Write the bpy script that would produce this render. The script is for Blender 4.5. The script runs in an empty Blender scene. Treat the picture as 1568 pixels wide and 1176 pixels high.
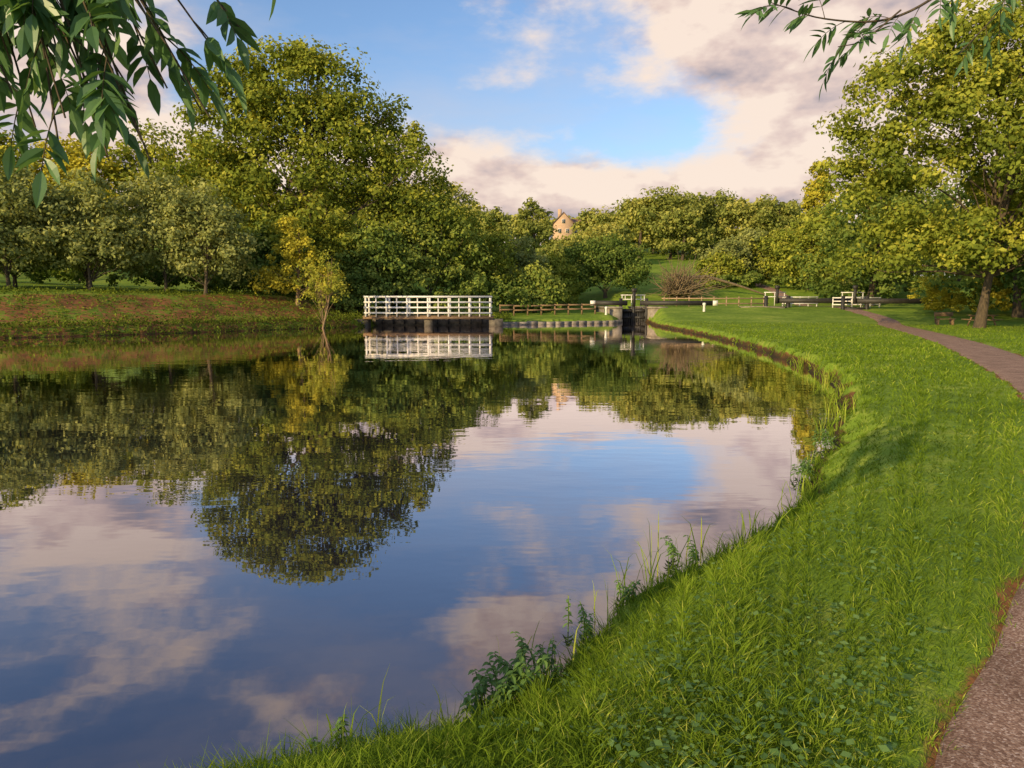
import bpy, math, numpy as np
from mathutils import Vector
scene=bpy.context.scene
def ss(a,b,x):
    t=np.clip((np.asarray(x,float)-a)/(b-a),0,1); return t*t*(3-2*t)
# ------------------------------------------------------------------ mesh helper (quads only)
class MB:
    def __init__(s): s.v=[];s.f=[];s.m=[];s.t=[];s.n=0
    def quads(s,P,mat=0,tint=None):
        P=np.asarray(P,float).reshape(-1,4,3);k=len(P)
        if k==0:return
        s.v.append(P.reshape(-1,3));s.f.append(np.arange(4*k).reshape(k,4)+s.n);s.n+=4*k
        s.m.append(np.full(k,mat));s.t.append(np.full(k,.5) if tint is None else np.broadcast_to(tint,(k,)).astype(float))
    def mesh(s,V,F,mat=0,tint=.5):
        V=np.asarray(V,float);F=np.asarray(F,int)
        s.v.append(V);s.f.append(F+s.n);s.n+=len(V);s.m.append(np.full(len(F),mat));s.t.append(np.full(len(F),float(tint)))
    def box(s,c,size,rz=0,mat=0,tint=.5,rx=0,ry=0):
        a=np.array([[-1,-1,-1],[1,-1,-1],[1,1,-1],[-1,1,-1],[-1,-1,1],[1,-1,1],[1,1,1],[-1,1,1]])*np.array(size)/2
        cx,sx=math.cos(rx),math.sin(rx);a=a@np.array([[1,0,0],[0,cx,-sx],[0,sx,cx]]).T
        cy,sy=math.cos(ry),math.sin(ry);a=a@np.array([[cy,0,sy],[0,1,0],[-sy,0,cy]]).T
        cz,sz=math.cos(rz),math.sin(rz);a=a@np.array([[cz,-sz,0],[sz,cz,0],[0,0,1]]).T
        s.mesh(a+np.array(c),[[0,3,2,1],[4,5,6,7],[0,1,5,4],[1,2,6,5],[2,3,7,6],[3,0,4,7]],mat,tint)
    def tube(s,pts,rad,n=6,mat=0,tint=.5):
        pts=np.asarray(pts,float);k=len(pts);V=[]
        T=np.gradient(pts,axis=0);T/=np.linalg.norm(T,axis=1)[:,None]+1e-9
        ref=np.array([0,0,1.]) if abs(T[0][2])<.8 else np.array([0,1.,0])
        ang=np.linspace(0,2*math.pi,n,endpoint=False)
        for i in range(k):
            u=np.cross(T[i],ref);u/=np.linalg.norm(u)+1e-9;w=np.cross(u,T[i])
            V.append(pts[i]+rad[i]*(np.cos(ang)[:,None]*u+np.sin(ang)[:,None]*w))
        F=[[i*n+j,i*n+(j+1)%n,(i+1)*n+(j+1)%n,(i+1)*n+j] for i in range(k-1) for j in range(n)]
        s.mesh(np.concatenate(V),F,mat,tint)
    def build(s,name,mats,smooth=False,parent=None):
        V=np.concatenate(s.v);F=np.concatenate(s.f);M=np.concatenate(s.m);T=np.concatenate(s.t)
        me=bpy.data.meshes.new(name);me.vertices.add(len(V));me.vertices.foreach_set('co',V.astype(np.float32).ravel())
        me.loops.add(F.size);me.loops.foreach_set('vertex_index',F.astype(np.int32).ravel())
        me.polygons.add(len(F));me.polygons.foreach_set('loop_start',np.arange(0,F.size,4,dtype=np.int32))
        for m in mats: me.materials.append(m)
        me.polygons.foreach_set('material_index',M.astype(np.int32))
        if smooth: me.polygons.foreach_set('use_smooth',np.ones(len(F),bool))
        at=me.attributes.new('tint','FLOAT','FACE');at.data.foreach_set('value',T.astype(np.float32))
        me.update(calc_edges=True)
        o=bpy.data.objects.new(name,me);scene.collection.objects.link(o)
        if parent:o.parent=parent
        return o
# ------------------------------------------------------------------ material helpers
def newmat(name):
    m=bpy.data.materials.new(name);m.use_nodes=True;nt=m.node_tree
    for n in list(nt.nodes): nt.nodes.remove(n)
    out=nt.nodes.new('ShaderNodeOutputMaterial');return m,nt,out
def ramp(nt,stops,fac):
    r=nt.nodes.new('ShaderNodeValToRGB');e=r.color_ramp.elements
    while len(e)<len(stops): e.new(.5)
    for i,(p,c) in enumerate(stops): e[i].position=p;e[i].color=(*c,1)
    nt.links.new(fac,r.inputs[0]);return r.outputs[0]
def noise(nt,scale,detail=4,rough=.55,vec=None,stretch=None,add=None):
    if vec is None: vec=nt.nodes.new('ShaderNodeNewGeometry').outputs['Position']
    if add:
        v=nt.nodes.new('ShaderNodeVectorMath');v.operation='ADD';v.inputs[1].default_value=add;nt.links.new(vec,v.inputs[0]);vec=v.outputs[0]
    if stretch:
        v=nt.nodes.new('ShaderNodeVectorMath');v.operation='MULTIPLY';v.inputs[1].default_value=stretch;nt.links.new(vec,v.inputs[0]);vec=v.outputs[0]
    n=nt.nodes.new('ShaderNodeTexNoise');n.inputs['Scale'].default_value=scale;n.inputs['Detail'].default_value=detail;n.inputs['Roughness'].default_value=rough
    nt.links.new(vec,n.inputs['Vector']);return n.outputs['Fac']
def math_(nt,op,a,b=None,c=None,clamp=False):
    m=nt.nodes.new('ShaderNodeMath');m.operation=op;m.use_clamp=clamp
    for i,x in enumerate((a,b,c)):
        if x is None: continue
        if isinstance(x,(int,float)): m.inputs[i].default_value=x
        else: nt.links.new(x,m.inputs[i])
    return m.outputs[0]
def mixc(nt,f,a,b,blend='MIX'):
    m=nt.nodes.new('ShaderNodeMix');m.data_type='RGBA';m.blend_type=blend
    for s,x in ((m.inputs[0],f),(m.inputs[6],a),(m.inputs[7],b)):
        if isinstance(x,(int,float)): s.default_value=x
        elif isinstance(x,tuple): s.default_value=(*x,1)
        else: nt.links.new(x,s)
    return m.outputs[2]
def attr(nt,name):
    a=nt.nodes.new('ShaderNodeAttribute');a.attribute_name=name;return a.outputs['Fac']
def simple(name,c1,c2,scale=6,rough=.8,bump=.2,detail=5,stretch=None):
    m,nt,out=newmat(name);n=noise(nt,scale,detail,stretch=stretch)
    p=nt.nodes.new('ShaderNodeBsdfPrincipled');p.inputs['Roughness'].default_value=rough
    nt.links.new(ramp(nt,[(.3,c1),(.7,c2)],n),p.inputs['Base Color'])
    b=nt.nodes.new('ShaderNodeBump');b.inputs['Strength'].default_value=bump;b.inputs['Distance'].default_value=.05
    nt.links.new(n,b.inputs['Height']);nt.links.new(b.outputs[0],p.inputs['Normal']);nt.links.new(p.outputs[0],out.inputs[0]);return m
def leafmat(name,dark,mid,light,trans=.3,gloss=0):
    m,nt,out=newmat(name)
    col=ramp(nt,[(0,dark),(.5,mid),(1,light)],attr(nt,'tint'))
    d=nt.nodes.new('ShaderNodeBsdfDiffuse');t=nt.nodes.new('ShaderNodeBsdfTranslucent')
    nt.links.new(col,d.inputs[0]);tc=mixc(nt,1.0,col,(1.3,1.2,.6),'MULTIPLY');nt.links.new(tc,t.inputs[0])
    a=nt.nodes.new('ShaderNodeMixShader');a.inputs[0].default_value=trans;nt.links.new(d.outputs[0],a.inputs[1]);nt.links.new(t.outputs[0],a.inputs[2]);o=a.outputs[0]
    if gloss:
        g=nt.nodes.new('ShaderNodeBsdfGlossy');g.inputs['Roughness'].default_value=.4
        b=nt.nodes.new('ShaderNodeMixShader');b.inputs[0].default_value=gloss;nt.links.new(o,b.inputs[1]);nt.links.new(g.outputs[0],b.inputs[2]);o=b.outputs[0]
    nt.links.new(o,out.inputs[0]);return m
L_oak=leafmat('oak_leaves',(.055,.09,.018),(.24,.28,.04),(.58,.53,.08))  # blue raised in the tree leaf colours to paint in haze
L_dark=leafmat('dark_leaves',(.04,.08,.022),(.16,.225,.048),(.42,.44,.085))
L_grey=leafmat('grey_green_leaves',(.08,.11,.033),(.24,.27,.085),(.50,.49,.15))
L_yel=leafmat('yellow_green_leaves',(.15,.16,.02),(.43,.39,.045),(.68,.58,.07))
L_far=leafmat('far_wood_leaves',(.08,.11,.03),(.27,.30,.07),(.56,.50,.12))
L_ash=leafmat('ash_leaves',(.06,.13,.05),(.10,.20,.07),(.16,.28,.10),.35,.04)
L_weed=leafmat('nettle_leaves',(.07,.14,.03),(.14,.25,.055),(.25,.38,.10),.3,.03)
G_blade=leafmat('grass_blades',(.075,.125,.014),(.23,.335,.028),(.52,.54,.10),.4)
L_brush=leafmat('bank_brush',(.06,.075,.014),(.17,.22,.027),(.38,.36,.05),.3)
Bark=simple('bark',(.045,.033,.022),(.13,.095,.06),5,.95,.6,6,(3,3,.6))
Bark_y=simple('sunlit_bark',(.18,.11,.055),(.34,.23,.12),5,.95,.4,6,(3,3,.6))
White=simple('white_paint',(.66,.62,.55),(.84,.80,.74),3,.5,.05)
Black=simple('black_timber',(.018,.016,.014),(.04,.035,.03),4,.6,.2)
Wood=simple('weathered_wood',(.15,.09,.05),(.30,.19,.10),5,.85,.3,6,(1,1,4))
Stone=simple('stone_coping',(.16,.13,.10),(.34,.29,.23),3,.9,.5)
# ------------------------------------------------------------------ layout
bank=[(-75,-26),(-40,-13),(-20,-5.5),(-9,-.8),(-5,1.2),(-2.5,2.3),(-1.0,2.89),(-.26,3.18),(.125,3.56),(.45,4.0),(.77,4.55),(1.32,5.2),(2.01,5.79),(2.75,6.75),(3.29,7.76),(4.29,9.53),(5.79,12.3),(6.96,14.66),(8.18,18),(9.76,25.5),(11.1,34.7),(12.1,47.7),(12.5,61),(13.2,68),(14.15,72.5),(14.2,80),(14.2,90),
 (11.5,90),(11.5,80),(11.4,74),(10.4,71),(4,67.5),(-1.9,65.5),(-2.3,70),(-12.2,70),(-12.6,62),(-14.5,58),(-21.3,48.6),(-28.3,40.5),(-45,30),(-80,14)]
def smoothpoly(P,it=2):
    P=np.array(P,float)
    for _ in range(it):
        Q=np.roll(P,-1,0);P=np.stack([.75*P+.25*Q,.25*P+.75*Q],1).reshape(-1,2)
    return P
POND=smoothpoly(bank,2)
def sdist(x,y):
    x=np.asarray(x,float);y=np.asarray(y,float);sh=x.shape;x=x.ravel();y=y.ravel()
    d=np.full(x.shape,1e9);ins=np.zeros(x.shape,bool);A=POND;B=np.roll(POND,-1,0)
    for (ax,ay),(bx,by) in zip(A,B):
        ex,ey=bx-ax,by-ay;t=np.clip(((x-ax)*ex+(y-ay)*ey)/(ex*ex+ey*ey+1e-12),0,1)
        d=np.minimum(d,(x-ax-t*ex)**2+(y-ay-t*ey)**2)
        c=((ay>y)!=(by>y))&(x<(bx-ax)*(y-ay)/((by-ay)if by!=ay else 1e-12)+ax);ins^=c
    d=np.sqrt(d);d=np.where(ins,-d,d)
    nr=ss(6,10,y)
    d=d+(.10*np.sin(x*2.1+y*1.4)+.06*np.sin(y*4.7-x*3.1)+.05*np.sin(x*7.3+y*6.1))*(.35+.65*nr)
    return d.reshape(sh)
pathL=[(-9,-9.5),(-3,-4),(-.4,-.9),(.7,1.2),(1.35,2.22),(1.83,2.79),(2.7,3.74),(3.44,4.62),(5.9,7.9),(8.38,11.5),(10.5,15.2),(13.4,21),(17.4,29.3),(21.7,39.5),(26.6,51.6),(31,62),(34,80),(36,110)]
pl=np.array(pathL,float);tt=np.gradient(pl,axis=0);tt/=np.linalg.norm(tt,axis=1)[:,None]
pc=pl+np.stack([tt[:,1],-tt[:,0]],1)*.85
def cr(P,k=14):
    P=np.array(P,float);Q=np.vstack([2*P[0]-P[1],P,2*P[-1]-P[-2]]);o=[]
    for i in range(1,len(Q)-2):
        for t in np.linspace(0,1,k,endpoint=False):
            a,b,c,d=Q[i-1:i+3];o.append(.5*(2*b+(c-a)*t+(2*a-5*b+4*c-d)*t*t+(3*b-a-3*c+d)*t**3))
    o.append(P[-1]);return np.array(o)
PC=cr(pc)
def pdist(x,y):
    x=np.asarray(x,float);y=np.asarray(y,float);d=np.full(x.shape,1e9)
    for (ax,ay),(bx,by) in zip(PC[:-1:2],PC[2::2]):
        ex,ey=bx-ax,by-ay;t=np.clip(((x-ax)*ex+(y-ay)*ey)/(ex*ex+ey*ey+1e-12),0,1)
        d=np.minimum(d,(x-ax-t*ex)**2+(y-ay-t*ey)**2)
    return np.sqrt(d)+.03*np.sin(x*3.1+y*2.3)+.02*np.sin(x*8.3-y*7.1)
def wob(x,y): return .5*np.sin(x*1.7+.6*np.sin(y*1.1))*np.sin(y*1.3+.5*np.sin(x*.9))+.3*np.sin(x*4.3+y*2.1)*np.sin(y*3.7-x*1.3)+.2*np.sin(x*9.1-y*6)*np.sin(y*8.3+x*5)
def H(x,y,sd=None,pd=None,dip=True):
    x=np.asarray(x,float);y=np.asarray(y,float)
    if sd is None: sd=sdist(x,y)
    if pd is None: pd=pdist(x,y)
    wd=.95-.65*ss(6,14,y)*ss(-5,2,x)
    e=.42*ss(-.05,1,(sd)/wd)
    left=ss(-10,-15,x)*ss(15,30,y)
    e=e+left*(.15*ss(0,1,sd)+2.1*ss(.8,9,sd))
    hill=.125*np.clip(y-82,0,170)*(1-.55*ss(55,110,x))
    hill=hill*ss(82,100,y)+left*.05*np.clip(sd-9,0,60)
    lock=.75*ss(54,70,y)*ss(9,15,x)+.5*ss(66,76,y)*ss(-20,-5,x)
    z=e+(hill+lock)*ss(0,1.2,sd)+.035*wob(x,y)*ss(0,1,sd)*ss(.9,1.9,pd)+.10*wob(x*.25,y*.25)*ss(1,5,sd)*ss(1,4,pd)
    if dip: z=z-.05*(1-ss(.70,.95,pd))
    return np.where(sd>0,z,-.02-np.minimum(-sd*.9,1.3))
def h1(x,y): return float(H(np.array([x]),np.array([y]))[0])
# ------------------------------------------------------------------ ground sheet
def axis(segs):
    o=[]
    for a,b,st in segs: o.append(np.arange(a,b,st))
    return np.concatenate(o)
gx=np.concatenate([-np.geomspace(1800,62,26),axis([(-60,-14,.6),(-14,-3,.4),(-3,5,.07),(5,16,.16),(16,50,.6),(50,90,2)]),np.geomspace(92,1800,24)])
gy=np.concatenate([-np.geomspace(1200,24,16),axis([(-22,1.6,.5),(1.6,8,.07),(8,26,.16),(26,78,.45),(78,130,1.5)]),np.geomspace(132,2500,34)])
X,Y=np.meshgrid(gx,gy);SD=sdist(X,Y);PD=pdist(X,Y);Z=H(X,Y,SD,PD)
nx,ny=len(gx),len(gy);V=np.stack([X,Y,Z],-1).reshape(-1,3)
ii=(np.arange(ny-1)[:,None]*nx+np.arange(nx-1)).ravel();F=np.stack([ii,ii+1,ii+1+nx,ii+nx],1)
g=MB();g.mesh(V,F)
m,nt,out=newmat('ground_grass_and_soil')
geo=nt.nodes.new('ShaderNodeNewGeometry').outputs['Position']
n1=noise(nt,.35,5,vec=geo);n2=noise(nt,3.2,6,.65,vec=geo);n3=noise(nt,40,3,.6,vec=geo);n4=noise(nt,.55,4,.6,vec=geo,add=(31,7,0))
gr=ramp(nt,[(.3,(.08,.135,.014)),(.5,(.18,.27,.026)),(.7,(.38,.41,.07))],math_(nt,'ADD',math_(nt,'MULTIPLY',n1,.5),math_(nt,'MULTIPLY',n2,.5)))
gr=mixc(nt,.5,gr,ramp(nt,[(.3,(.5,.5,.5)),(.7,(1.4,1.4,1.3))],n3),'MULTIPLY')
so=ramp(nt,[(.3,(.07,.04,.02)),(.5,(.24,.10,.035)),(.75,(.42,.19,.07))],n2)
so=mixc(nt,attr(nt,'edge_dark'),so,(.03,.028,.014))
sf=math_(nt,'ADD',math_(nt,'ADD',attr(nt,'soil'),math_(nt,'MULTIPLY',math_(nt,'SUBTRACT',n4,.5),1.5)),math_(nt,'MULTIPLY',math_(nt,'SUBTRACT',n2,.5),1.6),clamp=True)
sf=ramp(nt,[(.36,(0,0,0)),(.66,(1,1,1))],sf)
p=nt.nodes.new('ShaderNodeBsdfPrincipled');p.inputs['Roughness'].default_value=.95;p.inputs['Specular IOR Level'].default_value=.1
nt.links.new(mixc(nt,sf,gr,so),p.inputs['Base Color'])
b=nt.nodes.new('ShaderNodeBump');b.inputs['Strength'].default_value=.7;b.inputs['Distance'].default_value=.06;nt.links.new(n2,b.inputs['Height']);nt.links.new(b.outputs[0],p.inputs['Normal'])
nt.links.new(p.outputs[0],out.inputs[0])
go=g.build('ground',[m],smooth=True)
soil=ss(-10,-15,X)*ss(15,30,Y)*(1-ss(7,11,SD))*.62
right=(1-ss(.02,.26,SD))*ss(-12,-6,X+0*Y)
soil=np.maximum(soil,right*ss(5,9,Y)*1.3);soil=np.maximum(soil,np.where(SD<0,1.5,0));soil=np.maximum(soil,(1-ss(.72,.98,PD))*1.1)
soil=soil-.8*((soil<.02)&(X>-14))
edge_dark=np.maximum(right*.9,(1-ss(0,.35,SD)))  # mask that darkens the soil close to the waterline
for nm,a in(('soil',soil),('edge_dark',edge_dark)):
    at=go.data.attributes.new(nm,'FLOAT','POINT');at.data.foreach_set('value',a.astype(np.float32).ravel())
# water
w=MB();w.quads([[(-90,-32,0),(16,-32,0),(16,92,0),(-90,92,0)]])
m,nt,out=newmat('canal_water_surface')
geo=nt.nodes.new('ShaderNodeNewGeometry').outputs['Position']
na=noise(nt,1.1,3,.5,vec=geo,stretch=(.7,1.5,1));nb=noise(nt,.16,2,.5,vec=geo)
hgt=math_(nt,'MULTIPLY',na,ramp(nt,[(.35,(.12,.12,.12)),(.7,(1,1,1))],nb))
b=nt.nodes.new('ShaderNodeBump');b.inputs['Strength'].default_value=.36;b.inputs['Distance'].default_value=.017;nt.links.new(hgt,b.inputs['Height'])
fr=nt.nodes.new('ShaderNodeFresnel');fr.inputs['IOR'].default_value=1.9;nt.links.new(b.outputs[0],fr.inputs['Normal'])
gl=nt.nodes.new('ShaderNodeBsdfGlossy');gl.inputs['Roughness'].default_value=.012;gl.inputs['Color'].default_value=(.98,.93,.97,1);nt.links.new(b.outputs[0],gl.inputs['Normal'])
df=nt.nodes.new('ShaderNodeBsdfDiffuse');df.inputs[0].default_value=(.018,.015,.026,1)
mx=nt.nodes.new('ShaderNodeMixShader');nt.links.new(math_(nt,'MULTIPLY',fr.outputs[0],1.75,clamp=True),mx.inputs[0]);nt.links.new(df.outputs[0],mx.inputs[1]);nt.links.new(gl.outputs[0],mx.inputs[2]);nt.links.new(mx.outputs[0],out.inputs[0])
w.build('canal_water',[m])
# gravel path
pm=MB();T=np.gradient(PC,axis=0);T/=np.linalg.norm(T,axis=1)[:,None];N=np.stack([T[:,1],-T[:,0]],1)
cols=13;off=np.linspace(-1,1,cols);VV=[]
for i,(q,n) in enumerate(zip(PC,N)):
    for k,o in enumerate(off): VV.append((q[0]+n[0]*o*.9,q[1]+n[1]*o*.9,0))
VV=np.array(VV);off2=np.tile(off,len(PC));zc=np.repeat(H(PC[:,0],PC[:,1]),cols)
VV[:,2]=zc+.035+.012*(1-off2**2)-.05*(np.abs(off2)>.95)
FF=[[i*cols+j,i*cols+j+1,(i+1)*cols+j+1,(i+1)*cols+j] for i in range(len(PC)-1) for j in range(cols-1)]
pm.mesh(VV,FF)
m,nt,out=newmat('gravel');geo=nt.nodes.new('ShaderNodeNewGeometry').outputs['Position']
vo=nt.nodes.new('ShaderNodeTexVoronoi');vo.inputs['Scale'].default_value=120;nt.links.new(geo,vo.inputs['Vector'])
n2=noise(nt,2.2,6,.65,vec=geo);rc=nt.nodes.new('ShaderNodeSeparateColor');nt.links.new(vo.outputs['Color'],rc.inputs[0])
c=ramp(nt,[(0,(.20,.12,.085)),(.6,(.34,.22,.16)),(.9,(.46,.33,.25)),(1,(.62,.49,.41))],rc.outputs[0])
c=mixc(nt,.8,c,ramp(nt,[(.3,(.55,.48,.42)),(.7,(1.3,1.2,1.12))],n2),'MULTIPLY')
p=nt.nodes.new('ShaderNodeBsdfPrincipled');p.inputs['Roughness'].default_value=.95;p.inputs['Specular IOR Level'].default_value=.1;nt.links.new(c,p.inputs['Base Color'])
b=nt.nodes.new('ShaderNodeBump');b.inputs['Strength'].default_value=.35;b.inputs['Distance'].default_value=.004;nt.links.new(vo.outputs['Distance'],b.inputs['Height']);b.invert=True;nt.links.new(b.outputs[0],p.inputs['Normal']);nt.links.new(p.outputs[0],out.inputs[0])
pm.build('gravel_path',[m],smooth=True)
# ------------------------------------------------------------------ grass
def patch(x,y): return np.clip(.5+.32*wob(x*.45+3,y*.45)+.22*wob(x*1.6,y*1.6+5),0,1)
def grass(N,r0,r1,th0,th1,hs,ws,seed):
    r=np.random.default_rng(seed);rad=r0*np.exp(r.random(N)*math.log(r1/r0));th=np.radians(th0+(th1-th0)*r.random(N))
    x=rad*np.sin(th);y=rad*np.cos(th)
    # pull many of the blades toward tuft centres
    cell=.055*np.clip(rad/3,1,5);cxx=(np.floor(x/cell)+.5+.35*np.sin(np.floor(x/cell)*12.9+np.floor(y/cell)*78.2))*cell;cyy=(np.floor(y/cell)+.5+.35*np.sin(np.floor(x/cell)*39.3+np.floor(y/cell)*11.1))*cell
    pull=(r.random(N)<.5)*.5;ox,oy=x-cxx,y-cyy;x=x-ox*pull;y=y-oy*pull
    tv=.5+.5*np.sin(cxx/cell*57.1+cyy/cell*91.7)
    sd=sdist(x,y);pd=pdist(x,y)
    edge=.72+.2*r.random(N)+.14*wob(x*3,y*3)
    k=(sd>.0)&(pd>edge)&(x>-12)
    x,y,rad,sd,pd,tv,ox,oy,cell=x[k],y[k],rad[k],sd[k],pd[k],tv[k],ox[k],oy[k],cell[k];n=len(x);z=H(x,y,sd,pd)-.01
    pt=patch(x,y);ed=1-ss(.0,.5,sd)
    sc=np.clip(rad/4.5,1,6)
    h=hs*(.4+1.0*r.random(n)**1.8)*(.4+.8*pt)*(.65+.7*tv)*(1+.8*ed)*(1+.12*(sc-1));h*=.55+.45*ss(.8,1.4,pd)
    wd=ws*(.6+.8*r.random(n))*sc
    a=r.random(n)*2*math.pi;ux,uy=np.cos(a),np.sin(a)
    l=np.arctan2(oy,ox)+r.normal(size=n)*1.1;lean=h*(.35+.9*r.random(n));lx=np.cos(l)*lean;ly=np.sin(l)*lean
    B=np.stack([x,y,z],1);U=np.stack([ux,uy,0*ux],1)*wd[:,None]/2
    M=B+np.stack([lx*.35,ly*.35,h*.6],1);Tp=B+np.stack([lx,ly,h*.95],1)
    dry=(r.random(n)<.04+.16*(wob(x*.8+7,y*.8)>.2))
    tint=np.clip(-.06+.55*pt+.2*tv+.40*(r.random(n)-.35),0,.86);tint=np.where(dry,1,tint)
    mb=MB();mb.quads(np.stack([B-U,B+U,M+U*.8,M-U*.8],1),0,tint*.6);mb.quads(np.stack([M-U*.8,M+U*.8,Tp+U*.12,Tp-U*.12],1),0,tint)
    return mb
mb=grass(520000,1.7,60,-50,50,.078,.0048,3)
# broad low leaves scattered through the sward
r=np.random.default_rng(5);N=20000;rad=1.8*np.exp(r.random(N)*1.9);th=np.radians(-25+75*r.random(N));x=rad*np.sin(th);y=rad*np.cos(th);sd=sdist(x,y);pd=pdist(x,y)
k=(sd>.03)&(pd>.9)&(wob(x*1.3+9,y*1.3)+.5*r.random(N)>.26);x,y=x[k],y[k];z=H(x,y,sd[k],pd[k])+.02+.04*r.random(len(x));n=len(x)
a=r.random(n)*6.28;s=.006+.018*r.random(n)**2;U=np.stack([np.cos(a),np.sin(a),.5*(r.random(n)-.5)],1)*s[:,None];W=np.stack([-np.sin(a),np.cos(a),.6*(r.random(n)-.3)],1)*s[:,None]*.7
C=np.stack([x,y,z],1);mb.quads(np.stack([C-U,C-W,C+U,C+W],1),1,.1+.8*r.random(n))
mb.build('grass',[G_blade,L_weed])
# ------------------------------------------------------------------ leaves / trees
def rdir(r,n):
    v=r.normal(size=(n,3));return v/(np.linalg.norm(v,axis=1)[:,None]+1e-9)
def leafquads(r,C,D,size,jit=.8,asp=.65):
    n=len(C);nr=D+jit*rdir(r,n);nr/=np.linalg.norm(nr,axis=1)[:,None]+1e-9
    u=np.cross(nr,rdir(r,n));u/=np.linalg.norm(u,axis=1)[:,None]+1e-9;w=np.cross(nr,u)
    s=size*(.6+.8*r.random(n))[:,None]/2
    return np.stack([C-u*s,C-w*s*asp+u*s*.15,C+u*s,C+w*s*asp+u*s*.15],1)
def crown(mb,r,base,lobes,nc,nl,ls,cr_,mat=1,bias=0,inner=.22,droop=0):
    lobes=np.array(lobes,float);wt=(lobes[:,3]*lobes[:,5]);wt/=wt.sum()
    li=r.choice(len(lobes),nc,p=wt);D=rdir(r,nc);D[:,2]=np.where(D[:,2]<-.6,-D[:,2],D[:,2])
    q=np.where(r.random(nc)<inner,.25+.45*r.random(nc),.74+.32*r.random(nc))
    c=lobes[li,:3]+D*lobes[li,3:6]*q[:,None]+np.array(base)
    rc=cr_*(.5+1.0*r.random(nc));ct=r.random(nc)
    k=np.repeat(np.arange(nc),nl);n=len(k);d=rdir(r,n)
    d=d+.3*D[k];d/=np.linalg.norm(d,axis=1)[:,None]
    rr=(.3+.85*r.random(n)**.8)*rc[k]
    P=c[k]+d*rr[:,None]*np.array([1.2,1.2,.8]);P[:,2]-=droop*r.random(n)*rc[k]
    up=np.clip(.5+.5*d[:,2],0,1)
    t=np.clip(.04+.38*ct[k]+.34*up+.34*(r.random(n)-.3)+bias,0,1)  # upward leaves tinted lighter: sunlit tops painted into the crowns
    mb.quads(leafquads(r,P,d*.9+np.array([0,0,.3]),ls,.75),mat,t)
    return c,D
def tree(name,x,y,lobes,tr,nc,nl,ls,cr_,leaf,seed,bark=None,bias=0,limbs=26,fork=.35,lean=(0,0),droop=0,inner=.22):
    r=np.random.default_rng(seed);z=h1(x,y)-.15;mb=MB();base=(x,y,z)
    c,D=crown(mb,r,base,lobes,nc,nl,ls,cr_,1,bias,inner,droop)
    L=np.array(lobes);top=(L[:,2]+.5*L[:,5]).max();cx,cy=(L[:,0]*L[:,5]).sum()/L[:,5].sum(),(L[:,1]*L[:,5]).sum()/L[:,5].sum()
    s=np.linspace(0,1,9);hz=s*top
    pts=np.stack([x+lean[0]*s+cx*s**1.6+.02*top*np.sin(s*5+seed)-.02*top*math.sin(seed),y+lean[1]*s+cy*s**1.6+.015*top*np.sin(s*4+seed*2),z+hz],1)
    rad=tr*(1-s*.9);rad[0]*=1.45
    mb.tube(pts,rad,8,0)
    for i in r.choice(len(c),min(limbs,len(c)),replace=False):
        f=fork+(.85-fork)*r.random();q=np.array([np.interp(f,s,pts[:,a]) for a in range(3)]);e=c[i]
        if e[2]<q[2]: q=np.array([np.interp(max(fork*.8,.1),s,pts[:,a]) for a in range(3)])
        dl=e-q;m1=q+dl*.35+np.array([0,0,.05])*np.linalg.norm(dl)*r.random();m2=q+dl*.7+r.normal(size=3)*.04*np.linalg.norm(dl)
        r0=tr*.38*(1-f*.5);mb.tube([q,m1,m2,e],[r0,r0*.7,r0*.42,r0*.12],5,0)
    return mb.build(name,[bark or Bark,leaf])
def ell(x,z,rx,rz,y=0,ry=None): return (x,y,z,rx,ry or rx*.9,rz)
# big oak beyond the pool
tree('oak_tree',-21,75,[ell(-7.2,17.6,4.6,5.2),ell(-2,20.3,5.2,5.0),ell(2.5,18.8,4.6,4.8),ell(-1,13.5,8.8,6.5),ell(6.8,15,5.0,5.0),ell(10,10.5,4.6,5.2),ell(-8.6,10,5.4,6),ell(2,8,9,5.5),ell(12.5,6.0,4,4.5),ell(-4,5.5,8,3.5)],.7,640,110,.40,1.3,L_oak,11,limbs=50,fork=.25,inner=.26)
# tree row on the left bank
for i,(x,y,w,hh,mt,b) in enumerate([(-44,52,4,10,L_dark,.05),(-38.5,55,3.8,9.5,L_grey,0),(-33.5,57,3.6,9,L_grey,.05),(-29,60,3.4,10,L_grey,.1),(-25,58.5,3.0,9,L_grey,.05),(-51,50,4.5,10,L_dark,0),(-41,59,3.6,8.5,L_dark,.1),(-36,61,3.4,9,L_oak,0)]):
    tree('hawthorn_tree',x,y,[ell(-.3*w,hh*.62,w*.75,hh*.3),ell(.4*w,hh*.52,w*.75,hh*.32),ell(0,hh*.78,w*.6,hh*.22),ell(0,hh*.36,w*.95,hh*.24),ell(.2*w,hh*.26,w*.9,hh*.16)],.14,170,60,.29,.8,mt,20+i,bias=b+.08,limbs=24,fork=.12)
for i,(x,y,w,hh) in enumerate([(-62,86,7,18),(-53,88,6.5,17),(-45,90,6.5,19),(-37,92,6,17),(-70,80,7,17)]):
    tree('ash_tree',x,y,[ell(-.4*w,hh*.5,w*.8,hh*.34),ell(.4*w,hh*.55,w*.75,hh*.34),ell(0,hh*.78,w*.6,hh*.22)],.35,170,50,.48,1.35,L_yel if i%2 else L_oak,40+i,bias=.08,limbs=18)
tree('young_willow',-18.6,62,[ell(0,4.6,2.0,2.1),ell(-.9,3.0,1.9,1.8),ell(1.3,3.2,1.7,1.8),ell(-.3,6.3,1.0,1.3),ell(-2.2,2.2,1.5,1.3),ell(2.6,2.4,1.3,1.4)],.16,110,55,.25,.5,L_yel,61,bark=Bark_y,limbs=14,fork=.1,droop=.6,bias=.1)
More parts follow.
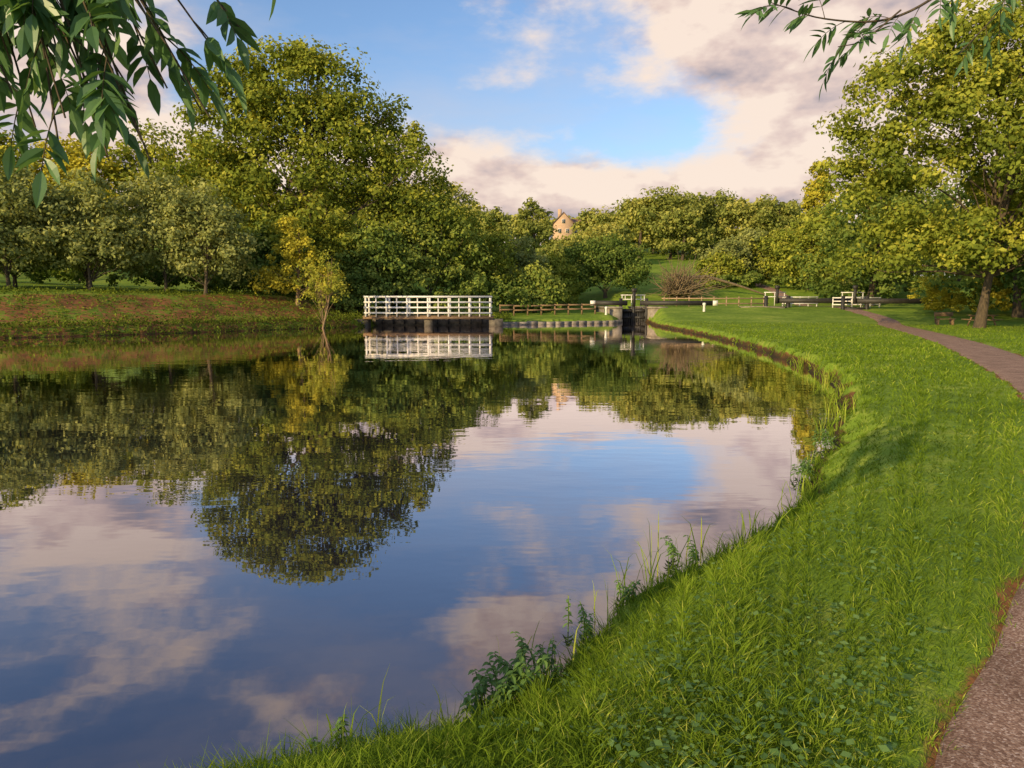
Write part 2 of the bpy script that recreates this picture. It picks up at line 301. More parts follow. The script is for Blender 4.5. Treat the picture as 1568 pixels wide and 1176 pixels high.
tree('young_willow',-15.2,57,[ell(.2,4.2,1.2,1.5),ell(-1.2,4.6,.9,1.3),ell(1.2,3.0,.9,1.2),ell(-.6,2.8,.8,.8),ell(.6,5.6,.7,.9)],.08,50,42,.18,.42,L_oak,62,bark=Bark_y,limbs=26,fork=.06,lean=(.9,0),droop=.8,bias=.2)
for i,(x,y,w,hh,mt,b) in enumerate([(-13.5,70,3.8,9,L_dark,.02),(-8.5,74,4.6,12,L_dark,.15),(-4.3,80,4.3,11,L_oak,-.05),(0.3,86,4,9,L_grey,.05),(5,92,3.2,6.4,L_oak,.05),(-17.5,72,3.5,8,L_oak,0),(-23,70,4,7.5,L_dark,0),(-28,72,4,7.5,L_oak,0),(2.5,79,2.6,5.0,L_dark,.1)]):
    tree('maple_tree',x,y,[ell(-.35*w,hh*.52,w*.75,hh*.32),ell(.4*w,hh*.46,w*.75,hh*.32),ell(0,hh*.76,w*.6,hh*.22),ell(0,hh*.26,w*.95,hh*.22)],.2,180,58,.34,.85,mt,70+i,bias=b+.05,limbs=20,fork=.12)
tree('apple_tree',12.4,95,[ell(-2.2,4.4,3.4,2.8),ell(2.0,4.1,3.4,2.8),ell(0,6.0,2.9,1.9),ell(0,2.7,4.4,1.7)],.22,260,62,.34,.85,L_dark,90,bias=-.03,limbs=22,fork=.12)
# distant hillside wood (individual crowns merged into one mass)
mb=MB();r=np.random.default_rng(9)
far=[(-3,142,3.6,13,1),(-9,150,4,12,1),(4.4,150,3.8,13.5,1),(-8,172,5,11,1),(23.0,190,6,12,1),(29,196,6,10,1),(-16,170,7,14,1),(-30,180,8,14,0),(-45,190,8,13,0),(-60,200,9,13,0),
 (8.5,128,3.6,5.5,1),(13,135,4,6.2,1),(17.5,140,4.2,8.2,1),(21.0,150,3.6,8.5,1),(12.2,180,4,3.8,1),(17.8,183,3.0,5,1)]
for k in range(12): far.append((31+k*3.8+r.normal()*1.2,168+r.normal()*8,4.6+r.random()*2.2,11.5+r.random()*4,1))
for k in range(12): far.append((32+k*4.5,188+r.normal()*5,6,12+3*r.random(),0))
for k in range(18): far.append((66+k*6.5,145+r.normal()*10,7,13+5*r.random(),k<8))
for k in range(14): far.append((58+k*8,112+r.normal()*7,6,8+4*r.random(),k<6))
for k in range(26): far.append((-230+k*14,300+r.normal()*12,10,12+4*r.random(),0))
for k in range(14): far.append((130+k*16,230+r.normal()*15,10,14+4*r.random(),0))
for (x,y,wd,hh,vis) in far:
    z=h1(x,y);d=math.hypot(x,y);ls=d*(.0040 if vis else .0062)
    lb=[ell(0,hh*.5,wd,hh*.42),ell(-.35*wd,hh*(.62+.12*r.random()),wd*.65,hh*.28),ell(.4*wd,hh*(.6+.15*r.random()),wd*.6,hh*.26)]
    if r.random()<.7: lb.append(ell(r.normal()*.4*wd,hh*.2,wd*.8,hh*.22))
    crown(mb,r,(x,y,z),lb,80 if vis else 60,46 if vis else 22,ls,wd*.24,1,bias=-.1+.32*r.random(),inner=.3)
    mb.tube([(x,y,z-.3),(x+.3,y,z+hh*.4),(x,y,z+hh*.8)],[.4,.3,.1],6,0)
mb.build('distant_woodland',[Bark,L_far])
tree('poplar_tree',50.5,120,[ell(0,9,2.3,7),ell(0.3,14,1.8,4.5),ell(-.8,5,2.2,4)],.3,130,50,.5,.85,L_yel,101,bias=.0,limbs=16)
for i,(x,y,w,hh) in enumerate([(41.5,100,4,12.5),(45.5,104,3.5,11),(36,112,4.5,9.0),(40.5,110,4,9.0),(49,96,4,10),(32,108,3.6,7.5),(29.8,104,2.8,5.5)]):
    tree('willow_tree',x,y,[ell(-.3*w,hh*.45,w*.8,hh*.34),ell(.3*w,hh*.58,w*.7,hh*.34),ell(0,hh*.25,w,hh*.25)],.25,130,55,.42,.9,L_grey if i%3 else L_oak,110+i,bias=.04,limbs=14,fork=.1,droop=.9)
# big tree on the right and its neighbours
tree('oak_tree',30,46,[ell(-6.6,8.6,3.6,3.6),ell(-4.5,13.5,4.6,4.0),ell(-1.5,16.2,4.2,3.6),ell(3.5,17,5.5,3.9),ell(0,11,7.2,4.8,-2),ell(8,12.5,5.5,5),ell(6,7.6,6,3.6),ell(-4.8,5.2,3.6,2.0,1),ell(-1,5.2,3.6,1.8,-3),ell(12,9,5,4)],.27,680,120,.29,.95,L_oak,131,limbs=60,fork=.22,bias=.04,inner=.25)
tree('holly_tree',30.8,39.5,[ell(1.5,4.2,3.0,3.2),ell(2,7,2.6,2.4),ell(2.6,2.3,3,2)],.2,170,70,.22,.7,L_dark,140,limbs=14,bias=-.1,fork=.1)
for i,(x,y,mt) in enumerate([(44,62,L_dark),(54,72,L_oak),(42,84,L_dark),(62,84,L_dark),(50,58,L_dark)]):
    tree('sycamore_tree',x,y,[ell(0,8.5,6.5,5),ell(-2,5,5.5,4),ell(3,12,5,4),ell(1,3,6,3)],.4,240,64,.42,1.15,mt,141+i,limbs=20)
# hedge and bushes
mb=MB();r=np.random.default_rng(15)
for k in range(16):
    x,y=38.2+k*1.5+r.normal()*.5,66+r.normal()*1.6-k*.2;hh=1.6+2.6*r.random();crown(mb,r,(x,y,h1(x,y)),[ell(0,hh*.5,1.2+.7*r.random(),hh*.55),ell(.6,hh*.8,.5,hh*.4)],34,50,.2,.34,1,bias=.15)
mb.build('hedge',[Bark,L_yel])
mb=MB()
for k in range(49):
    x=-66+k*1.4+r.normal()*.5;y=67.5+2.2*r.normal()+max(0,(k-38))*.9;hh=1.4+2.4*r.random()
    if sdist(np.array([x]),np.array([y]))[0]<1.8: y=73.5
    crown(mb,r,(x,y,h1(x,y)),[ell(0,hh*.5,1.7,hh*.55)],16,46,.32,.55,1)
for x,y in [(-2,96),(0,97),(2.5,98),(5,97),(8,101),(29.5,101),(33,101),(35,103),(38,100),(40,92),(43,90)]:
    hh=1.2+1.6*r.random();crown(mb,r,(x,y,h1(x,y)),[ell(0,hh*.5,1.8,hh*.55)],16,46,.34,.5,1)
mb.build('shrubs',[Bark,L_dark])
# brush along far bank waterline
r=np.random.default_rng(16);N=360000;x=-62+62*r.random(N);y=26+50*r.random(N);sd=sdist(x,y)
k=(sd>-.15)&(sd<14)&(r.random(N)<np.where(sd<2.0,.95,np.where(wob(x*.5,y*.6)+.6*wob(x*1.7,y*1.9+4)>.08,.40,.05)));x,y,sd=x[k],y[k],sd[k];z=np.maximum(H(x,y,sd),0);n=len(x)
hh=(.12+.45*r.random(n)**2)*np.where(sd<2,1.5,.9)*(.5+1.0*patch(x,y))
P=np.stack([x,y,z+hh*r.random(n)],1);mb=MB();pt=patch(x*.6,y*.6);mb.quads(leafquads(r,P,np.tile([0,-.4,.5],(n,1)),.17,1.0,.5),0,np.clip(.0+.5*pt+.55*(r.random(n)-.3),0,1))
mb.build('bank_undergrowth',[L_brush])
# ------------------------------------------------------------------ footbridge
def empty(name,loc=(0,0,0)):
    e=bpy.data.objects.new(name,None);scene.collection.objects.link(e);return e
fb=empty('footbridge')
x0,x1,yb=-12.7,-1.9,62.0
for nm,yy in (('front_railing',yb),('rear_railing',yb+1.5)):
    q=MB();n=6
    for i in range(n+1):
        X0=x0+(x1-x0)*i/n
        q.box((X0,yy,1.68),(.15,.13,1.85),0,0)
        if i<n and nm[0]=='f':q.box((X0+(x1-x0)/n/2,yy,1.62),(.1,.08,1.6),0,0)
    for zz,hh in ((2.55,.15),(2.08,.13),(1.62,.13),(1.14,.13)): q.box(((x0+x1)/2,yy-.095,zz),(x1-x0+.3,.05,hh),0,0)
    q.build(nm,[White],parent=fb)
q=MB();q.box(((x0+x1)/2,yb+.75,.86),(x1-x0+.6,1.3,.1),0,0)
q.box(((x0+x1)/2,yb-.05,.72),(x1-x0+.5,.14,.2),0,0);q.box(((x0+x1)/2,yb+1.55,.72),(x1-x0+.5,.14,.2),0,0);q.build('deck',[Wood],parent=fb)
DStone=simple('damp_stone',(.06,.05,.04),(.18,.15,.11),3,.9,.5)
q=MB()
for xx,ww in ((x0-.5,1.2),(-7.3,.7),(x1+.5,1.2)): q.box((xx,yb+.85,.2),(ww,1.5,.84),0,0)
q.build('stone_piers',[DStone],parent=fb)
q=MB();q.box(((x0+x1)/2,yb+2.6,.25),(x1-x0-.2,.5,.8),0,0)
for i in range(10): q.box((x0+1+i*1.0,yb+2.25,.35),(.12,.2,.5),0,1)
q.build('weir',[DStone,Black])
# stone canal edging between bridge and lock
q=MB();P=np.array([(-1.9,65.1),(4,67.1),(10.2,70.6),(11.2,73.8)]);r=np.random.default_rng(3)
for a,bb in zip(P[:-1],P[1:]):
    L=np.linalg.norm(bb-a);n=max(2,int(L/.8));an=math.atan2(*(bb-a)[::-1])
    for i in range(n):
        c=a+(bb-a)*(i+.5)/n;q.box((c[0],c[1]+.03*r.normal(),.10+.02*r.normal()),(L/n-.004,.5,.36),an,0)
q.build('stone_edging',[Stone])
# timber fence behind
q=MB()
fx=np.linspace(-1.2,8.6,8)
for i,a in enumerate(fx): q.box((a,72.5+.15*a,h1(a,72.5+.15*a)+.5),(.16,.12,1.2),0,0)
for i in range(7):
    a,b_=fx[i],fx[i+1];ym=72.5+.15*(a+b_)/2
    for zz in (.55,.98): q.box(((a+b_)/2,ym-.095,h1((a+b_)/2,ym)+zz),(b_-a+.1,.06,.14),math.atan(.15),0)
q.build('timber_fence',[Wood])
# ------------------------------------------------------------------ lock
q=MB()
q.box((10.7,80,.5),(1.3,13,1.9),0,0);q.box((15.0,80,.5),(1.4,15,1.9),0,0);q.box((10.7,80,1.54),(1.5,13.2,.18),0,1);q.box((15,80,1.54),(1.6,15.2,.18),0,1)
q.build('lock_walls',[Stone,Stone])
def gate(name,xp,yp,dirx,gz,wl=2.3,bl=6.5,ang=0):
    e=empty(name);a=ang
    def at(t,dz,oy=0): return (xp+dirx*t*math.cos(a)-oy*math.sin(a),yp+dirx*t*math.sin(a)+oy*math.cos(a),gz+dz)
    q=MB()
    for t in np.linspace(.2,wl-.2,5): q.box(at(t,-.75),(.36,.12,2.3),a,0)
    for dz in (-1.2,-.5,.2): q.box(at(wl/2,dz,-.13),(wl-.3,.12,.24),a,0)
    q.box(at(.0,-.2),(.3,.34,3.4),a,0);q.box(at(wl,-.2),(.26,.3,3.4),a,0)
    q.build('gate_leaf',[Black],parent=e)
    q=MB();q.box(at(-bl/2+wl*.5,1.0,-.0),(bl,.44,.50),a,0);q.build('balance_beam',[Black],parent=e)
    q=MB();q.box(at(-bl+wl*.5-.25,1.0),(.5,.46,.52),a,0);q.build('beam_white_end',[White],parent=e)
    q=MB()
    for t in (0.2,1.2,2.2): q.box(at(t,1.1,.5),(.07,.06,1.4),a,0)
    for dz in (1.4,1.85): q.box(at(1.2,dz,.47),(2.3,.05,.08),a,0)
    q.build('handrail',[White],parent=e)
    q=MB();q.box(at(1.3,1.5,-.3),(.24,.2,1.6),a,0);q.box(at(1.3,2.35,-.3),(.42,.24,.36),a,0);q.build('paddle_gear',[Black],parent=e)
gate('lock_gate',11.5,75.5,1,1.0,wl=1.35,bl=3.4)
gate('lock_gate',14.2,75.4,-1,1.0,wl=1.35,bl=7.5,ang=-.08)
gate('lock_gate',28.2,73,-1,1.25,bl=8.5,ang=.05)
gate('lock_gate',35.0,70.5,-1,1.2,bl=7.0,ang=-.05)
q=MB()
for k in range(9): q.box((16.5+k*1.35,77.5,1.95),(.12,.1,1.5),0,0)
for zz in (1.95,2.5): q.box((22,77.42,zz),(11.6,.05,.13),0,0)
q.build('timber_railing',[simple('sunlit_timber',(.26,.17,.10),(.42,.29,.17),4,.8,.2)])  # weathered wood with its sunlit tone put into the colour
def rail(xa,n,st,y,z):
    q=MB()
    for k in range(n): q.box((xa+k*st,y,z),(.1,.08,1.5),0,0)
    for dz in (0,.34,.68): q.box((xa+(n-1)*st/2,y-.07,z+dz),((n-1)*st+.2,.05,.10),0,0)
    q.build('white_railing',[White])
rail(28.6,5,.9,75.5,1.95);rail(32.6,6,.95,72.6,1.85)
q=MB();q.box((25.4,72.5,1.15),(4.4,.5,.9),0,0);q.box((25.4,72.5,1.64),(4.6,.6,.08),0,1)
q.build('stone_wall',[simple('sunlit_stone',(.40,.33,.25),(.62,.54,.42),1.5,.9,.5),Stone])  # sunlight on the wall put into its stone colour
for (x,y) in ((18.3,68),(9.6,72.8)):
    q=MB();z=h1(x,y);q.tube([(x,y,z-.1),(x,y,z+.6),(x,y,z+.66),(x,y,z+.8)],[.13,.12,.17,.16],10,0);q.tube([(x,y,z+.8),(x,y,z+.84)],[.16,.02],10,0);q.build('mooring_bollard',[White])
# fallen tree with brushy root plate
q=MB();r=np.random.default_rng(44);bx,by=21.5,93;bz=h1(bx,by)
for i in range(380):
    a=r.random()*6.28;el=.1+1.35*r.random();L=1.6+3.6*r.random();d=np.array([math.cos(a)*math.cos(el)+.15,math.sin(a)*math.cos(el),math.sin(el)]);s=np.array([bx+r.normal()*.6,by+r.normal()*.5,bz+.5]);m_=s+d*L*.5+r.normal(size=3)*.35;e=s+d*L+r.normal(size=3)*.8-np.array([0,0,.4]);q.tube([s,m_,e],[.07,.05,.015],4,0)
q.tube([(bx,by,bz+2.6),(bx+4,by+1,bz+2.9),(bx+8,by+1,bz+1.8),(bx+12,by+2,bz+.6)],[.25,.2,.16,.1],8,0)
q.build('fallen_tree',[simple('dead_wood',(.13,.09,.05),(.27,.20,.115),3,.9,.3)])
# picnic tables + bench at right
def picnic(x,y,rz):
    q=MB();z=h1(x,y);c,s=math.cos(rz),math.sin(rz)
    def at(a,b,zz): return (x+a*c-b*s,y+a*s+b*c,z+zz)
    for k in range(5): q.box(at(0,-.3+k*.15,.75),(1.8,.14,.045),rz,0)
    for sgn in (-1,1):
        for k in range(2): q.box(at(0,sgn*(.68+.14*k),.45),(1.8,.13,.045),rz,0)
        q.box(at(sgn*.65,0,.4),(.07,1.55,.05),rz,0);q.box(at(sgn*.65,0,.69),(.07,.72,.07),rz,0)
        for t in (-1,1): q.box(at(sgn*.58,t*.42,.36),(.068,.1,.88),rz,0,rx=t*.5)
    q.build('picnic_table',[Wood])
picnic(33.5,44.5,.3);picnic(33.3,50.5,.1)
q=MB();x,y=32.2,53;z=h1(x,y)
q.box((x,y,z+.45),(1.4,.4,.06));q.box((x,y+.22,z+.8),(1.4,.05,.3))
for sx in(-.55,.55):q.box((x+sx,y,z+.2),(.08,.36,.44));q.box((x+sx,y+.28,z+.55),(.07,.06,.8))
q.build('park_bench',[Wood])
# ------------------------------------------------------------------ brick house on the hill
hs=empty('brick_house');hx,hy=15.8,205;hz=h1(hx,hy)-.2
Brick=simple('pale_brick',(.50,.31,.20),(.64,.45,.30),4,.9,.2);Slate=simple('roof_tiles',(.16,.09,.06),(.28,.16,.11),3,.8,.3);Glass=simple('window_glass',(.03,.035,.04),(.05,.06,.07),1,.2,0)
def gable(q,cx,cy,wx,ly,hw,hr,mr):
    V=[(cx-wx/2,cy,hz-1),(cx+wx/2,cy,hz-1),(cx+wx/2,cy,hz+hw),(cx,cy,hz+hr),(cx-wx/2,cy,hz+hw),(cx,cy,hz-1)]
    V2=[(a,b+ly,c_) for a,b,c_ in V];V=V+V2
    q.mesh(V,[[0,5,3,4],[5,1,2,3],[6,10,9,11],[11,9,8,7],[1,7,8,2],[6,0,4,10]],0)
    o=.3
    for sg in(-1,1):
        a=np.array([cx+sg*(wx/2+o),cy-o,hz+hw-o*(hr-hw)/(wx/2)+.05]);b_=np.array([cx,cy-o,hz+hr+.05]);c_=b_+[0,ly+2*o,0];d_=a+[0,ly+2*o,0];up=np.array([0,0,.18])
        mr.mesh([a,b_,c_,d_,a+up,b_+up,c_+up,d_+up],[[0,1,2,3],[4,5,6,7],[0,1,5,4],[2,3,7,6],[0,3,7,4],[1,2,6,5]],0)
q=MB();rr=MB();gable(q,hx-1.2,hy,5.4,9,7.8,10.6,rr)
q.box((hx+4.1,hy+5,hz+3.4),(5.2,5,6.8));a=hz+6.8
for sg in(-1,1):
    rr.mesh([(hx+1,hy+5+sg*2.8,a),(hx+7.0,hy+5+sg*2.8,a),(hx+7.0,hy+5,a+2.6),(hx+1,hy+5,a+2.6)],[[0,1,2,3]])
q.quads([[(hx+6.65,hy+2.5,a),(hx+6.65,hy+7.5,a),(hx+6.65,hy+5,a+2.3),(hx+6.65,hy+5,a+2.3)]])
q.box((hx-1.9,hy+5.5,hz+11.0),(1.1,.9,2.4));q.box((hx+5.4,hy+5,hz+9.8),(.9,.9,2));q.build('walls_and_chimneys',[Brick],parent=hs);rr.build('roof',[Slate],parent=hs)
q=MB();f=MB()
for (cx,cz) in((-2.3,2),(-.1,2),(-2.3,5.5),(-.1,5.5),(-1.2,8.2)):
    f.box((hx+cx,hy-.03,hz+cz),(.95,.1,1.2));q.box((hx+cx-.21,hy-.09,hz+cz),(.34,.04,1.0));q.box((hx+cx+.21,hy-.09,hz+cz),(.34,.04,1.0))
for cx in(2.6,4.8):
    for cz in(2,5):f.box((hx+cx,hy+2.47,hz+cz),(1.1,.1,1.4));q.box((hx+cx,hy+2.41,hz+cz),(.9,.04,1.2))
q.build('windows',[Glass],parent=hs);f.build('window_frames',[White],parent=hs)
# ------------------------------------------------------------------ overhanging ash branches (trunks stand beside the viewpoint)
def leaflet(mb,o,d,n,L,W,mat,tint,curl=.15):
    d=d/np.linalg.norm(d);s=np.cross(d,n);s/=np.linalg.norm(s)+1e-9;n=np.cross(s,d)
    t=np.array([0,.18,.45,.75,1.]);wd=np.array([.06,.72,1,.62,.03])*W/2
    C=o+d*(t*L)[:,None]-n*(curl*L*t**2)[:,None]
    Lf=C+s*wd[:,None]+n*(wd*.35)[:,None];Rt=C-s*wd[:,None]+n*(wd*.35)[:,None]
    Q=[[C[i],Lf[i],Lf[i+1],C[i+1]] for i in range(4)]+[[Rt[i],C[i],C[i+1],Rt[i+1]] for i in range(4)]
    mb.quads(Q,mat,tint)
def pinnate(mb,r,o,d,L,n,ll,mat=1,wr=.30):
    d=d/np.linalg.norm(d);pts=[];p=o.copy();dd=d.copy()
    for i in range(7): pts.append(p.copy());p=p+dd*L/6;dd=dd+np.array([0,0,-.14]);dd/=np.linalg.norm(dd)
    pts=np.array(pts);mb.tube(pts,np.linspace(.0022,.001,7),4,0)
    side=np.cross(d,[0,0,1]);side/=np.linalg.norm(side)+1e-9;roll=r.normal()*.7
    nrm=np.cross(side,d);side2=side*math.cos(roll)+nrm*math.sin(roll);tb=r.random()
    for k in range(n):
        f=.3+.65*k/n;q=np.array([np.interp(f*6,np.arange(7),pts[:,a]) for a in range(3)])
        for sg in(-1,1):
            dr=side2*sg+d*.6+np.array([0,0,-.3])+r.normal(size=3)*.18
            leaflet(mb,q,dr,np.cross(dr,rdir(r,1)[0])*.5+np.array([0,0,1.]),ll*(.75+.45*r.random()),ll*wr,mat,np.clip(tb*.5+.5*r.random(),0,1))
    leaflet(mb,pts[-1],pts[-1]-pts[-2],np.array([0,0,1.])+r.normal(size=3)*.3,ll*1.1,ll*wr,mat,tb)
def twig(mb,path,r0,nleaf,L,n,ll,spread=.6,start=.25,wr=.3):
    P=cr(path,6);mb.tube(P,np.linspace(r0,.0022,len(P)),5,0)
    for k in range(nleaf):
        f=start+(1-start)*(k+r.random()*.6)/nleaf;i=min(int(f*(len(P)-1)),len(P)-2);d=P[i+1]-P[i];d/=np.linalg.norm(d)
        dd=d*.6+r.normal(size=3)*spread+np.array([0,0,-.25]);pinnate(mb,r,P[i].copy(),dd,L*(.8+.4*r.random()),n,ll,1,wr)
mb=MB();r=np.random.default_rng(77)
tx,ty=-4.2,-1.2;tz=h1(tx,ty)
mb.tube([(tx,ty,tz-.2),(tx,ty,tz+1.5),(tx+.1,ty,tz+3.2),(tx,ty+.1,tz+4.6)],[.18,.13,.09,.02],12,0)
limb=cr([(tx,ty,3.0),(-3.2,-.3,3.9),(-2.0,.8,3.9),(-1.35,1.45,3.35),(-1.0,1.8,2.95)],8);mb.tube(limb,np.linspace(.06,.010,len(limb)),8,0)
ends=[(-1.16,1.62,2.38),(-1.05,1.7,2.35),(-.95,1.72,2.34),(-.87,1.72,2.38),(-.72,1.75,2.44),(-.98,1.75,2.46),(-1.15,1.7,2.48),(-.78,1.68,2.58),(-1.0,1.7,2.62),(-1.25,1.7,2.44),(-1.3,1.75,2.64),(-1.1,1.8,2.6),(-.84,1.8,2.52),(-1.2,1.85,2.44),(-1.05,1.9,2.44),(-.70,1.8,2.58),(-1.3,1.8,2.48),(-1.25,1.6,2.6),(-.92,1.7,2.7),(-1.1,1.65,2.7),(-.88,1.78,2.34),(-1.02,1.68,2.42),(-.78,1.85,2.48),(-1.18,1.75,2.56),(-1.34,1.9,2.56),(-.95,1.85,2.52),(-.66,1.85,2.66)]
for i,e in enumerate(ends):
    s0=limb[-4-(i%9)];e=np.array(e);m1=s0*.5+e*.5+np.array([.02,0,.08]);twig(mb,[s0,m1,e],.005,4,.14,4,.078,.6,.5,.37)
twig(mb,[(-1.15,1.6,3.2),(-.75,1.7,3.0),(-.46,1.74,2.86)],.005,4,.15,4,.08,.4,.7,.36)
mb.build('overhanging_ash_tree',[Bark,L_ash])
mb=MB();tx,ty=5.2,-1.6;tz=h1(tx,ty)
mb.tube([(tx,ty,tz-.2),(tx,ty,tz+1.5),(tx+.1,ty,tz+3.5),(tx,ty+.1,tz+6)],[.2,.15,.12,.03],12,0)
limb2=cr([(tx,ty,4.0),(4.8,.4,5.1),(4.0,2.4,5.0),(3.2,3.6,4.4),(2.6,3.9,3.95)],8);mb.tube(limb2,np.linspace(.06,.012,len(limb2)),8,0)
twig(mb,[limb2[-1],(2.25,3.85,3.62),(1.9,3.75,3.42),(1.55,3.7,3.40),(1.25,3.65,3.46)],.010,13,.17,4,.095,.5,.1,.26)
twig(mb,[(2.5,3.9,3.9),(2.6,3.95,3.6),(2.35,3.9,3.3)],.006,5,.16,4,.09,.5,.3,.26)
twig(mb,[(1.95,3.75,3.46),(1.75,3.7,3.3),(1.6,3.65,3.25)],.005,4,.15,4,.09,.5,.3,.26)
crown(mb,r,(tx,ty,tz),[(1,-1,6.2,2,2,1.4)],40,50,.16,.5,1)
mb.build('overhanging_ash_tree',[Bark,L_ash])
# ------------------------------------------------------------------ nettles & tall weeds on the bank
def nettle(x,y,n,hh,seed,ll=.07,dx=0):
    r=np.random.default_rng(seed);mb=MB()
    for i in range(n):
        a=r.random()*6.28;rr_=.12*r.random()**.5;bx,by=x+math.cos(a)*rr_,y+math.sin(a)*rr_;z=max(h1(bx,by),0)-.01;h_=hh*(.55+.6*r.random())
        ln=r.normal(size=2)*.3*h_;tip=np.array([bx+ln[0]+dx*h_,by+ln[1],z+h_]);P=cr([(bx,by,z),(bx+ln[0]*.3,by+ln[1]*.3,z+h_*.55),tip],5);mb.tube(P,np.linspace(.004,.0015,len(P)),4,0,.3)
        for k in range(7):
            f=.3+.7*k/6;q=np.array([np.interp(f*(len(P)-1),np.arange(len(P)),P[:,c]) for c in range(3)]);an=k*1.57+r.random()
            for sg in(0,math.pi):
                d=np.array([math.cos(an+sg),math.sin(an+sg),.15-.5*r.random()]);leaflet(mb,q,d,np.array([0,0,1.]),ll*(1.15-.5*f)*(.8+.4*r.random()),ll*.45,0,.1+.7*r.random(),.3)
    mb.build('nettle_plant',[L_weed])
nettle(-.02,3.42,20,.22,1,.06);nettle(.14,3.66,8,.16,2,.05);nettle(-.16,3.3,8,.15,12,.05);nettle(.40,4.1,6,.15,3,.045);nettle(.72,4.62,5,.16,4,.045);nettle(1.35,5.35,8,.17,5,.055,-.2)
nettle(-.75,2.98,5,.12,7,.05);nettle(3.35,8.0,8,.22,10);nettle(4.3,9.7,8,.25,11)
mb=MB();r=np.random.default_rng(88)
for (x,y,n,hh) in [(.85,4.75,14,.36),(1.0,4.95,8,.44),(.6,4.35,10,.28),(-.62,3.03,18,.2),(-.4,3.12,10,.16),(.2,3.75,12,.25),(1.55,5.5,12,.3),(2.1,6.0,12,.28),(2.8,7.0,14,.3),(5.8,12.5,30,.4),(7,14.9,30,.4),(4.9,10.8,20,.35),(3.6,8.4,16,.3),(8.2,18.3,30,.4),(9,22,30,.4)]:
    for i in range(n):
        bx,by=x+r.normal()*.12,y+r.normal()*.10;z=max(h1(bx,by),0)-.02;h_=hh*(.5+.7*r.random());l=r.normal(size=2)*.35*h_
        P=np.array([(bx,by,z),(bx+l[0]*.25,by+l[1]*.25,z+h_*.5),(bx+l[0]*.6,by+l[1]*.6,z+h_*.85),(bx+l[0]*1.2,by+l[1]*1.2,z+h_*.98)])
        a=r.random()*3.14;U=np.array([math.cos(a),math.sin(a),0])*.003*(1+y*.1);wd=[1,1,.6,.1]
        mb.quads([[P[k]-U*wd[k],P[k]+U*wd[k],P[k+1]+U*wd[k+1],P[k+1]-U*wd[k+1]] for k in range(3)],0,.3+.6*r.random())
mb.build('tall_grass',[G_blade])
# ------------------------------------------------------------------ unseen trees added behind the viewpoint to dapple the near bank
for i,(x,y,s,nc) in enumerate([(-11.5,-17,1.0,40),(-5.0,-15,.9,34)]):
    tree('shade_tree',x,y,[ell(0,8.5*s,3.6*s,3.2*s),ell(-1.5*s,6.3*s,2.8*s,2.2*s),ell(2*s,10.5*s,2.6*s,2.2*s)],.10,nc,24,.28,1.1,L_oak,200+i,limbs=10)
# ------------------------------------------------------------------ sun & world
sd_=Vector((-.66,-.75,0)).normalized();el=math.radians(17)
sv=Vector((sd_.x*math.cos(el),sd_.y*math.cos(el),math.sin(el)))
L=bpy.data.lights.new('sun','SUN');L.energy=5;L.angle=math.radians(.6);L.color=(1,.77,.40);so_=bpy.data.objects.new('sun',L);so_.rotation_euler=sv.to_track_quat('Z','Y').to_euler();scene.collection.objects.link(so_)
W=bpy.data.worlds.new('World');scene.world=W;W.use_nodes=True;nt=W.node_tree
for n in list(nt.nodes): nt.nodes.remove(n)
out=nt.nodes.new('ShaderNodeOutputWorld');bg=nt.nodes.new('ShaderNodeBackground');bg.inputs[1].default_value=.15
sky=nt.nodes.new('ShaderNodeTexSky');sky.sky_type='NISHITA';sky.sun_disc=False;sky.sun_elevation=el;sky.sun_rotation=math.atan2(sd_.x,sd_.y)%(2*math.pi);sky.air_density=1.2;sky.dust_density=.6;sky.ozone_density=2
tc=nt.nodes.new('ShaderNodeTexCoord').outputs['Generated']
nA=noise(nt,3.6,10,.58,vec=tc,stretch=(1,1,2.1),add=(.3,.1,.0));nA2=noise(nt,3.6,5,.58,vec=tc,stretch=(1,1,2.1),add=(.265,.1,.035));nB=noise(nt,9,6,.55,vec=tc,stretch=(1,1,1.8));nC=noise(nt,1.7,6,.6,vec=tc,stretch=(1,1,3.5))
def blob(az,elv,rad,w,sz=1.0):
    a,e=math.radians(az),math.radians(elv);c=(math.sin(a)*math.cos(e),math.cos(a)*math.cos(e),math.sin(e)*1.0)
    d=nt.nodes.new('ShaderNodeVectorMath');d.operation='SUBTRACT';d.inputs[1].default_value=c;nt.links.new(tc,d.inputs[0])
    s=nt.nodes.new('ShaderNodeVectorMath');s.operation='MULTIPLY';s.inputs[1].default_value=(1,1,sz);nt.links.new(d.outputs[0],s.inputs[0])
    l=nt.nodes.new('ShaderNodeVectorMath');l.operation='LENGTH';nt.links.new(s.outputs[0],l.inputs[0])
    mr=nt.nodes.new('ShaderNodeMapRange');mr.interpolation_type='SMOOTHSTEP';nt.links.new(l.outputs[1],mr.inputs[0]);mr.inputs[1].default_value=math.radians(rad);mr.inputs[2].default_value=0;mr.inputs[3].default_value=0;mr.inputs[4].default_value=w
    return mr.outputs[0]
dens=nA
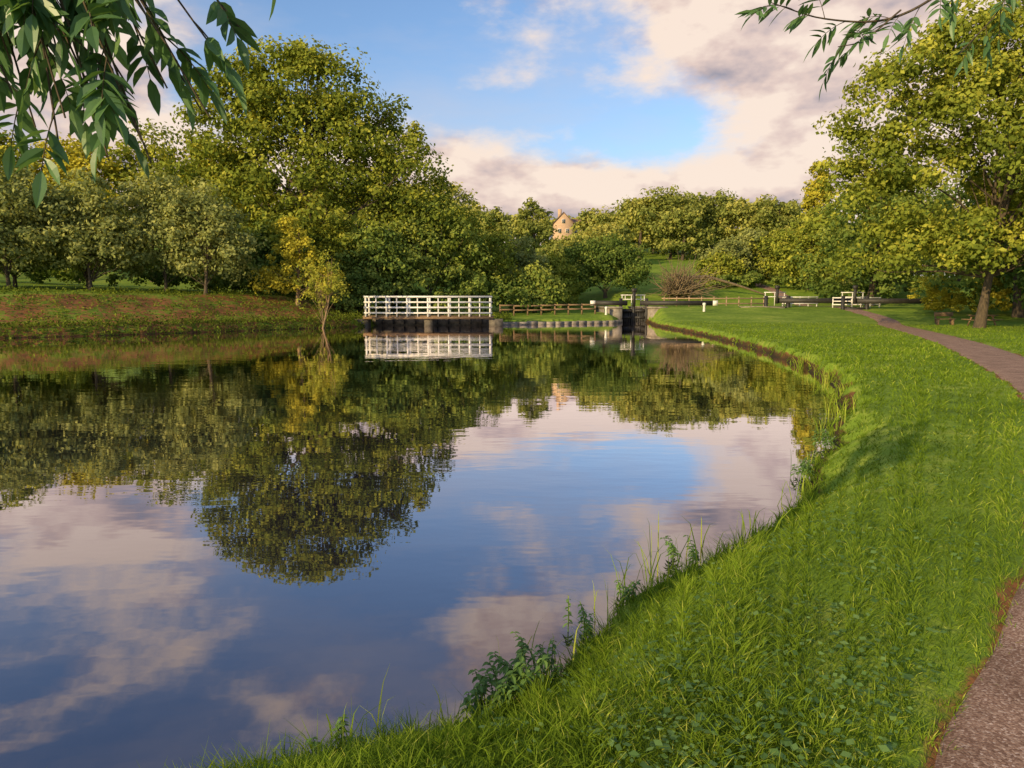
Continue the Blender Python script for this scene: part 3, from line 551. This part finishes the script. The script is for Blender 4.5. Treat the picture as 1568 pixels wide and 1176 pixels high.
for b_ in [blob(6,4,30,.40,2.4),blob(-9,9,12,.24,1.3),blob(24,19,18,.33,1.4),blob(36,12,24,.28,1.2),blob(13,20,12,.14,1.6),blob(1,26,17,.26,1.8),blob(20,36,28,.22,1.4),blob(-30,10,18,.22,1.5),blob(-28,30,14,.06,1.5),blob(-9,18,9,-.12,1),blob(10,12.5,6,-.12,1.5)]:
    dens=math_(nt,'ADD',dens,b_)
mr=nt.nodes.new('ShaderNodeMapRange');mr.interpolation_type='SMOOTHSTEP';nt.links.new(dens,mr.inputs[0]);mr.inputs[1].default_value=.52;mr.inputs[2].default_value=.70
thick=nt.nodes.new('ShaderNodeMapRange');nt.links.new(dens,thick.inputs[0]);thick.inputs[1].default_value=.64;thick.inputs[2].default_value=.98
lit=math_(nt,'MULTIPLY',math_(nt,'SUBTRACT',nA2,nA),5)
sh=math_(nt,'ADD',math_(nt,'ADD',math_(nt,'MULTIPLY',thick.outputs[0],.46),lit),math_(nt,'MULTIPLY',math_(nt,'SUBTRACT',nB,.46),2.1),clamp=True)
cc=ramp(nt,[(0,(6.6,5.4,4.5)),(.35,(5.3,4.1,3.6)),(.7,(3.6,2.95,2.95)),(1,(2.35,2.2,2.55))],sh)
skyc=mixc(nt,1.0,sky.outputs[0],(1.0,1.10,1.32),'MULTIPLY')
veil=ramp(nt,[(.44,(0,0,0)),(.74,(.5,.5,.5))],nC)
skyc=mixc(nt,veil,skyc,(4.3,4.1,4.4))
col=mixc(nt,math_(nt,'MULTIPLY',mr.outputs[0],.96),skyc,cc)
nt.links.new(col,bg.inputs[0]);nt.links.new(bg.outputs[0],out.inputs[0])
# ------------------------------------------------------------------ camera
cam=bpy.data.cameras.new('camera');cam.sensor_width=36;cam.lens=24.96;cam.clip_start=.05;cam.clip_end=6000
co=bpy.data.objects.new('camera',cam);co.location=(0,0,2.0);co.rotation_euler=(math.radians(83.5),0,0);scene.collection.objects.link(co);scene.camera=co
scene.view_settings.view_transform='Standard';scene.view_settings.look='None';scene.view_settings.exposure=0
